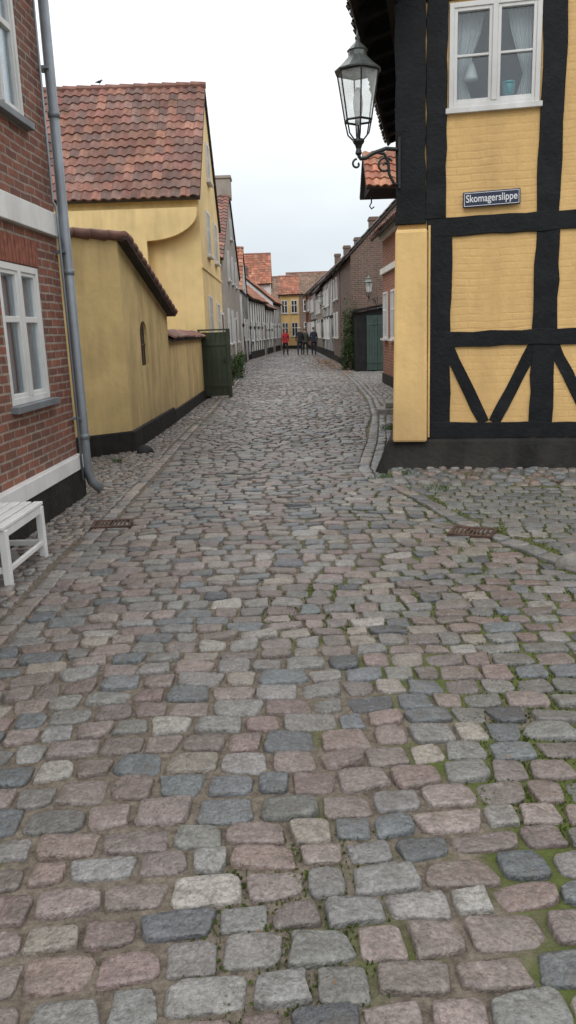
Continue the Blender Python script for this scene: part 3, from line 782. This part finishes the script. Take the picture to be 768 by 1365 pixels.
me.materials.append(M['whitee']); tx=bpy.data.objects.new('lettering',me)
link(tx,sg,(.28,-.0205,.05),(math.pi/2,0,0))

# ------------------------------------------------------------------ lantern
def lantern(label,loc,rot,scale=1.0,group='wall lanterns along the street'):
    e=thing('street_lantern',label,'street lamp',loc,rot,group); e.scale=(scale,)*3
    cx=-.40
    H=6; ph=math.pi/6
    def ring(r,z): return [(cx+r*math.cos(2*math.pi*i/H+ph),r*math.sin(2*math.pi*i/H+ph),z) for i in range(H)]
    top=ring(.215,.74); mid=ring(.14,.30); low=ring(.05,.12)
    fr=MB()
    for i in range(H):
        j=(i+1)%H
        fr.tube([mid[i],top[i]],.008,6); fr.tube([mid[i],mid[j]],.011,6); fr.tube([top[i],top[j]],.013,6)
        a=Vector(mid[i]);b=Vector(low[i]); m_=(a+b)/2+Vector(((a.x-cx)*.12,a.y*.12,-.03)); fr.tube([a,m_,b],.008,6)
    fr.rev([(.05,.09),(.06,.11),(.055,.13),(.03,.14)],12,(cx,0,0)).rev([(.02,-.02),(.035,.0),(.025,.04),(.035,.07),(.045,.09)],12,(cx,0,0))
    fr.obj('lantern_frame','iron',e)
    gl_=MB()
    for i in range(H):
        j=(i+1)%H; gl_.quad(mid[i],mid[j],top[j],top[i])
    gl_.obj('lantern_glass','lglass',e)
    MB().rev([(.228,.74),(.232,.752),(.16,.81),(.10,.87),(.092,.88),(.092,.92),(.105,.93),(.065,.97),(.03,1.0),(.018,1.02),(.027,1.045),(.012,1.07),(.004,1.12)],12,(cx,0,0),ph).obj('lantern_roof','capiron',e)
    MB().rev([(.02,.26),(.03,.32),(.045,.40),(.05,.47),(.04,.54),(.02,.60)],14,(cx,0,0)).obj('bulb','curtain',e,smooth=True)
    MB().rev([(.012,.12),(.012,.27)],8,(cx,0,0)).obj('lamp_holder','iron',e)
    br=MB()
    br.tube([(0,0,.03),(-.12,0,.04),(-.25,0,.0),(-.33,0,-.045),(-.38,0,-.05),(cx,0,-.02)],.02,8)
    br.tube([(0,0,-.30),(-.04,0,-.29),(-.09,0,-.20),(-.10,0,-.08),(-.14,0,-.01),(-.22,0,.01)],.016,8)
    sp=[]
    for i in range(22):
        a=i*.42; r=.085-.0034*i; sp.append((-.135+r*math.cos(a+.5),0,-.12+r*math.sin(a+.5)))
    br.tube(sp,.012,8)
    sp=[(cx-.02-.05*math.sin(i*.5)*(1-i/16),0,-.10+.05*math.cos(i*.5)*(1-i/16)) for i in range(12)]
    br.tube(sp,.011,8)
    br.box(0,.02,-.03,.03,-.34,.14)
    br.obj('bracket','iron',e,smooth=False)
    return e
q=P0
ml=lantern('black iron six-sided lantern on a scrolled wall bracket',(q.x-.005,q.y-.06,3.31),rad(4))
l2=copything(ml,[((3.55,29.32,2.62),rad(0)),((2.66,47,2.9),0)])
for x in l2: x.scale=(.8,)*3; x['label']='distant black iron lantern on a house wall'

# ------------------------------------------------------------------ bench
e=thing('bench','white painted slatted wooden bench against the brick house','bench',(-2.25,4.86,0),rad(-1.5))
s_=MB()
for i in range(5): s_.box(.0+i*.084,.0+i*.084+.066,0,.80,.40,.425)
s_.obj('seat','paint',e,bev=.005)
MB().box(.02,.395,.03,.065,.33,.398).box(.02,.395,.735,.77,.33,.398).box(.365,.395,.067,.733,.34,.396).obj('apron','paint',e,bev=.004)
lg=MB().box(0,.05,0,.05,0,.395)
for (x,y) in ((.36,.02),(.36,.73),(.01,.02),(.01,.73)): lg.obj('leg','paint',e,(x,y,0),bev=.004)
MB().box(.06,.36,.03,.06,.1,.14).box(.06,.36,.74,.77,.1,.14).box(.37,.395,.07,.73,.1,.135).obj('stretcher','paint',e,bev=.004)

# ------------------------------------------------------------------ drains, stones, step
def grate(loc,rot,w=.34,d=.26):
    e=thing('drain_grate','rusty cast iron drain grate set in cobblestones','drain',loc,rot,'street drains')
    MB().box(0,w,0,.03,-.02,.03).box(0,w,d-.03,d,-.02,.03).box(0,.03,.03,d-.03,-.02,.03).box(w-.03,w,.03,d-.03,-.02,.03).obj('grate_frame','rust',e,bev=.003)
    b=MB()
    for i in range(8): b.box(.04+i*(w-.08)/8,.04+i*(w-.08)/8+.018,.03,d-.03,-.015,.026)
    b.obj('grate_bar','rust',e)
    MB().box(.02,w-.02,.02,d-.02,-.02,.012).obj('grate_pit','plinth',e)
grate((-1.68,6.35,0.006),rad(5)); grate((1.22,5.75,.010),rad(-25)); grate((2.65,7.55,.012),HA)
def rock(name,label,loc,sx,sy,sz,mat):
    m=MB(); n=14; k=8
    ph=[U(0,6) for _ in range(4)]
    for j in range(k+1):
        a=math.pi/2*(j/k)*1.25-.4
        for i in range(n):
            th=2*math.pi*i/n; r=1+.1*math.sin(2*th+ph[0])+.08*math.sin(3*th+ph[1]+a*2)
            m.v.append((sx*math.cos(a)*math.cos(th)*r,sy*math.cos(a)*math.sin(th)*r,sz*max(-.3,math.sin(a))))
    for j in range(k):
        for i in range(n): m.f.append((j*n+i,j*n+(i+1)%n,(j+1)*n+(i+1)%n,(j+1)*n+i))
    m.f.append(tuple(k*n+i for i in range(n)))
    o=m.obj(name,mat,None,loc,0,smooth=True); o['label']=label; o['category']='stone'
rock('boulder','dark rounded guard stone at the foot of a yellow wall',(-1.97,10.72,0),.13,.12,.12,'darkstone')
rock('boulder','rough weathered stone lying on the lane edge',(1.90,4.92,0),.12,.1,.10,'granite')
rock('boulder','round pale stone beneath a white bench',(-2.12,5.55,0),.1,.1,.09,'granite')
st=MB().box(-.2,.2,-.28,.28,-.03,.13).box(-.05,.22,-.2,.3,.13,.24).obj('stone_step','granite',None,(1.95,14.6,0),rad(-8),bev=.02); st['label']='worn granite doorstep on the pavement'; st['category']='step'

# ------------------------------------------------------------------ vegetation
def leaves(name,label,loc,rx,ry,rz,n,size,mat,cat='bush'):
    e=thing(name,label,cat,loc,0)
    for mt,nn,kname in ((mat,n,'crown'),('leafd',n//2,'crown')):
        m=MB()
        cl=[(Vector((U(-1,1),U(-1,1),U(0,1))),U(.25,.5)) for _ in range(14)]
        for _ in range(nn):
            c,r=random.choice(cl); p=c+Vector((random.gauss(0,r*.5),random.gauss(0,r*.5),random.gauss(0,r*.5)))
            p=Vector((p.x*rx,p.y*ry,abs(p.z)*rz)); a=Vector((U(-1,1),U(-1,1),U(-1,1))).normalized()*size*U(.6,1.2)
            b=a.cross(Vector((U(-1,1),U(-1,1),U(-1,1)))).normalized()*size*.6
            m.quad(p-a*.6,p+b*.6,p+a*.6,p-b*.6)
        m.obj(kname,mt,e)
    m=MB()
    for i in range(5): m.tube([(U(-.05,.05),U(-.05,.05),-.02),(U(-.3,.3)*rx,U(-.3,.3)*ry,rz*.4),(U(-.6,.6)*rx,U(-.6,.6)*ry,rz*.8)],[.02,.014,.006],5)
    m.obj('stem','wood',e)
leaves('climbing_ivy','green ivy climbing a house corner beside a shed',(2.65,31.0,0),.3,.25,1.9,2600,.07,'leaf','plant')
leaves('bush','low green bush at the foot of a house wall',(-1.75,27.6,0),.32,.9,.75,2200,.06,'leaf')
leaves('bush','small green plants against a wall',(-1.72,24.0,0),.15,.5,.35,700,.05,'leaf')
def tuft(loc,r,n,h):
    m=MB()
    for _ in range(n):
        a=U(0,6.28); d_=r*math.sqrt(U(0,1)); x,y=math.cos(a)*d_,math.sin(a)*d_; l=U(.4,1)*h; b=U(0,6.28); w=.006
        m.quad((x-w*math.sin(b),y+w*math.cos(b),0),(x+w*math.sin(b),y-w*math.cos(b),0),(x+math.cos(b)*l*.5,y+math.sin(b)*l*.5,l),(x+math.cos(b)*l*.45-w,y+math.sin(b)*l*.45,l*.95))
    o=m.obj('weed_tuft','leaf',None,loc); o['label']='tuft of green weeds growing between stones'; o['category']='weeds'; o['group']='weeds at the foot of the wall'
for (x,y,r,n,h) in ((1.3,8.12,.1,80,.1),(1.05,8.1,.08,50,.07),(1.15,7.6,.1,60,.04),(.9,8.0,.06,40,.06),(2.0,7.98,.12,60,.07),(1.5,7.5,.12,60,.04),(1.45,10.2,.1,60,.12),(-2.2,9.9,.08,40,.06),(1.62,12.2,.1,70,.1)):
    tuft((x,y,.02),r,n,h)
def leaflitter(name,mat,label,gen,n,s0,s1):
    m=MB()
    for _ in range(n):
        p=gen()
        if p is None: continue
        x,y=p; a=U(0,6.28); s=U(s0,s1); z=.030+float(zf(x,y))+U(0,.01); t2=U(0,.4)*s
        ca,sa=math.cos(a)*s,math.sin(a)*s
        m.quad((x,y,z),(x+ca*.6-sa*.35,y+sa*.6+ca*.35,z+t2),(x+ca*1.3,y+sa*1.3,z+.004),(x+ca*.6+sa*.35,y+sa*.6-ca*.35,z+t2*.5))
    o=m.obj(name,mat); o['kind']='stuff'; o['label']=label; o['category']='leaves'
def g1():
    x=random.gauss(2.15,.35);y=random.gauss(37,5)
    return None if (x>2.68 or x<1.2) else (x,y)
leaflitter('fallen_leaves','leafo','scattered orange fallen leaves on the cobbles',g1,1100,.04,.08)
leaflitter('fallen_leaves','leafb','tiny dry brown leaves scattered over the cobbles',lambda:(U(-2,2.2),U(1.5,13)),220,.006,.020)

# ------------------------------------------------------------------ people
def person(label,X,Y,head,H,jac,tro,hair,st=.16):
    v=[(0,0,.95),(0,0,1.12),(0,-.01,1.32),(0,0,1.47),(0,-.01,1.54),(0,-.015,1.63),(0,-.0,1.72)]
    r=[(.15,.11),(.135,.10),(.165,.115),(.065,.06),(.06,.06),(.08,.09),(.06,.07)]
    e=[(0,1),(1,2),(2,3),(3,4),(4,5),(5,6)]
    def add(p,rr,par):
        v.append(p); r.append(rr if isinstance(rr,tuple) else (rr,rr)); e.append((par,len(v)-1)); return len(v)-1
    roots=[0]
    for s in (-1,1):
        sh=add((s*.17,0,1.40),.07,2); el=add((s*.225,s*.05,1.13),.05,sh); wr=add((s*.23,s*.05-.1,.90),.035,el)
        pa=add((s*.23,s*.05-.12,.84),(.025,.038),wr)
        hp=add((s*.09,0,.86),.10,0); kn=add((s*.1,-s*st*.6-.02,.49),.065,hp); an=add((s*.1,s*-st*1.1+(.06 if s*st<0 else 0),.09),.042,kn); add((s*.11,-s*st*1.1-.13,.045),.035,an)
    add((0,-.105,1.615),.012,5)
    for s in (-1,1):
        for i in range(4):
            y=s*.05-.12+(-.03+.02*i); L=(.07,.085,.08,.06)[i]
            v.append((s*.23,y,.83)); r.append((.009,.009)); a=len(v)-1; roots.append(a)
            b=add((s*.235,y,.83-L*.6),.0085,a); add((s*.225,y-.005,.83-L*1.1),.007,b)
        v.append((s*.225,s*.05-.14,.86)); r.append((.01,.01)); a=len(v)-1; roots.append(a); b=add((s*.215,s*.05-.175,.83),.009,a); add((s*.215,s*.05-.18,.80),.008,b)
    me=bpy.data.meshes.new('p'); me.from_pydata(v,e,[]); ob=bpy.data.objects.new('p',me); C.objects.link(ob)
    md=ob.modifiers.new('s','SKIN'); 
    for i,q in enumerate(r): me.skin_vertices[0].data[i].radius=q; me.skin_vertices[0].data[i].use_root=(i in roots)
    sb=ob.modifiers.new('u','SUBSURF'); sb.levels=2; sb.render_levels=2
    bpy.context.view_layer.update(); dg=bpy.context.evaluated_depsgraph_get()
    m2=bpy.data.meshes.new_from_object(ob.evaluated_get(dg)); bpy.data.objects.remove(ob)
    m2.name='body'; m2.materials.clear()
    for k_ in ('skin',jac,tro,'shoe'): m2.materials.append(M[k_])
    for p in m2.polygons:
        c=p.center; p.use_smooth=True
        if c.z>1.49: p.material_index=0
        elif c.z<.89 and abs(c.x)>.18: p.material_index=0
        elif c.z>.86: p.material_index=1
        elif c.z>.10: p.material_index=2
        else: p.material_index=3
    t=thing('person',label,'person',(X,Y,.03),head,'people walking down the street'); t.scale=(H/1.78,)*3
    b=bpy.data.objects.new('body',m2); link(b,t)
    hm=MB(); hm.rev([(.02,-.02),(.082,-.0),(.094,.045),(.085,.09),(.05,.12),(.01,.13)],14,(0,.012,1.645)).obj('hair',hair,t,smooth=True)
    cm=MB(); h_=cm.rev([(.17,-.03),(.168,.03),(.160,.08)],16,(0,0,.86)).obj('jacket_hem',jac,t,smooth=True); h_.scale=(1,.8,1)
person('person in a red jacket and dark trousers walking',.22,50.5,rad(10),1.72,'red','dark','hair')
person('person in a dark coat walking beside a companion',1.12,50.2,rad(175),1.78,'dark','navy','hairg',-.15)
person('person in an olive jacket walking beside a companion',1.48,50.4,rad(185),1.70,'olive','dark','hair')
person('person in a navy coat standing near the wall',1.98,49.5,rad(180),1.75,'navy','dark','hair',.05)

# ------------------------------------------------------------------ light, sky, camera
wd=bpy.data.worlds.new('World'); S.world=wd; wd.use_nodes=True; nt=wd.node_tree; nt.nodes.clear()
out=N(nt,'ShaderNodeOutputWorld'); bg=N(nt,'ShaderNodeBackground'); nt.links.new(bg.outputs[0],out.inputs[0]); bg.inputs[1].default_value=.1
sky=N(nt,'ShaderNodeTexSky'); sky.sky_type='NISHITA'; sky.sun_disc=False; sky.sun_elevation=rad(45); sky.sun_rotation=rad(200)
tc=N(nt,'ShaderNodeTexCoord'); sx=N(nt,'ShaderNodeSeparateXYZ'); nt.links.new(tc.outputs['Generated'],sx.inputs[0])
z=sx.outputs[2]
lum=maprange(nt,z,0,1,8.0,24)
mp=N(nt,'ShaderNodeMapping'); mp.inputs['Scale'].default_value=(1,1,2.6); nt.links.new(tc.outputs['Generated'],mp.inputs[0])
cn=noise(nt,mp.outputs[0],2.6,4,.55)
lum2=math_(nt,'MULTIPLY',lum,maprange(nt,cn,.3,.7,.90,1.08))
tint=mixc(nt,maprange(nt,z,0.04,.28,0,1),(.87,.97,1.04),(.99,1.0,1.01))
vm=N(nt,'ShaderNodeVectorMath',operation='SCALE'); nt.links.new(tint,vm.inputs[0]); nt.links.new(lum2,vm.inputs['Scale'])
c=mixc(nt,.93,sky.outputs[0],vm.outputs[0])
nt.links.new(c,bg.inputs[0])
sl=bpy.data.lights.new('sun','SUN'); sl.energy=.7; sl.angle=rad(25); sl.color=(1,.98,.95)
so=bpy.data.objects.new('sun',sl); C.objects.link(so); so.rotation_euler=(rad(45),0,rad(-20))
cam=bpy.data.cameras.new('camera'); co=bpy.data.objects.new('camera',cam); C.objects.link(co)
cam.sensor_fit='VERTICAL'; cam.sensor_height=36; cam.lens=1030/1365*36; cam.clip_end=3000; cam.clip_start=.05
co.matrix_world=Matrix.Translation((0,0,1.6))@Matrix.Rotation(rad(90-13.2),4,'X')@Matrix.Rotation(rad(-2.0),4,'Z')
S.camera=co
S.view_settings.view_transform='Standard'; S.view_settings.look='None'; S.view_settings.exposure=0
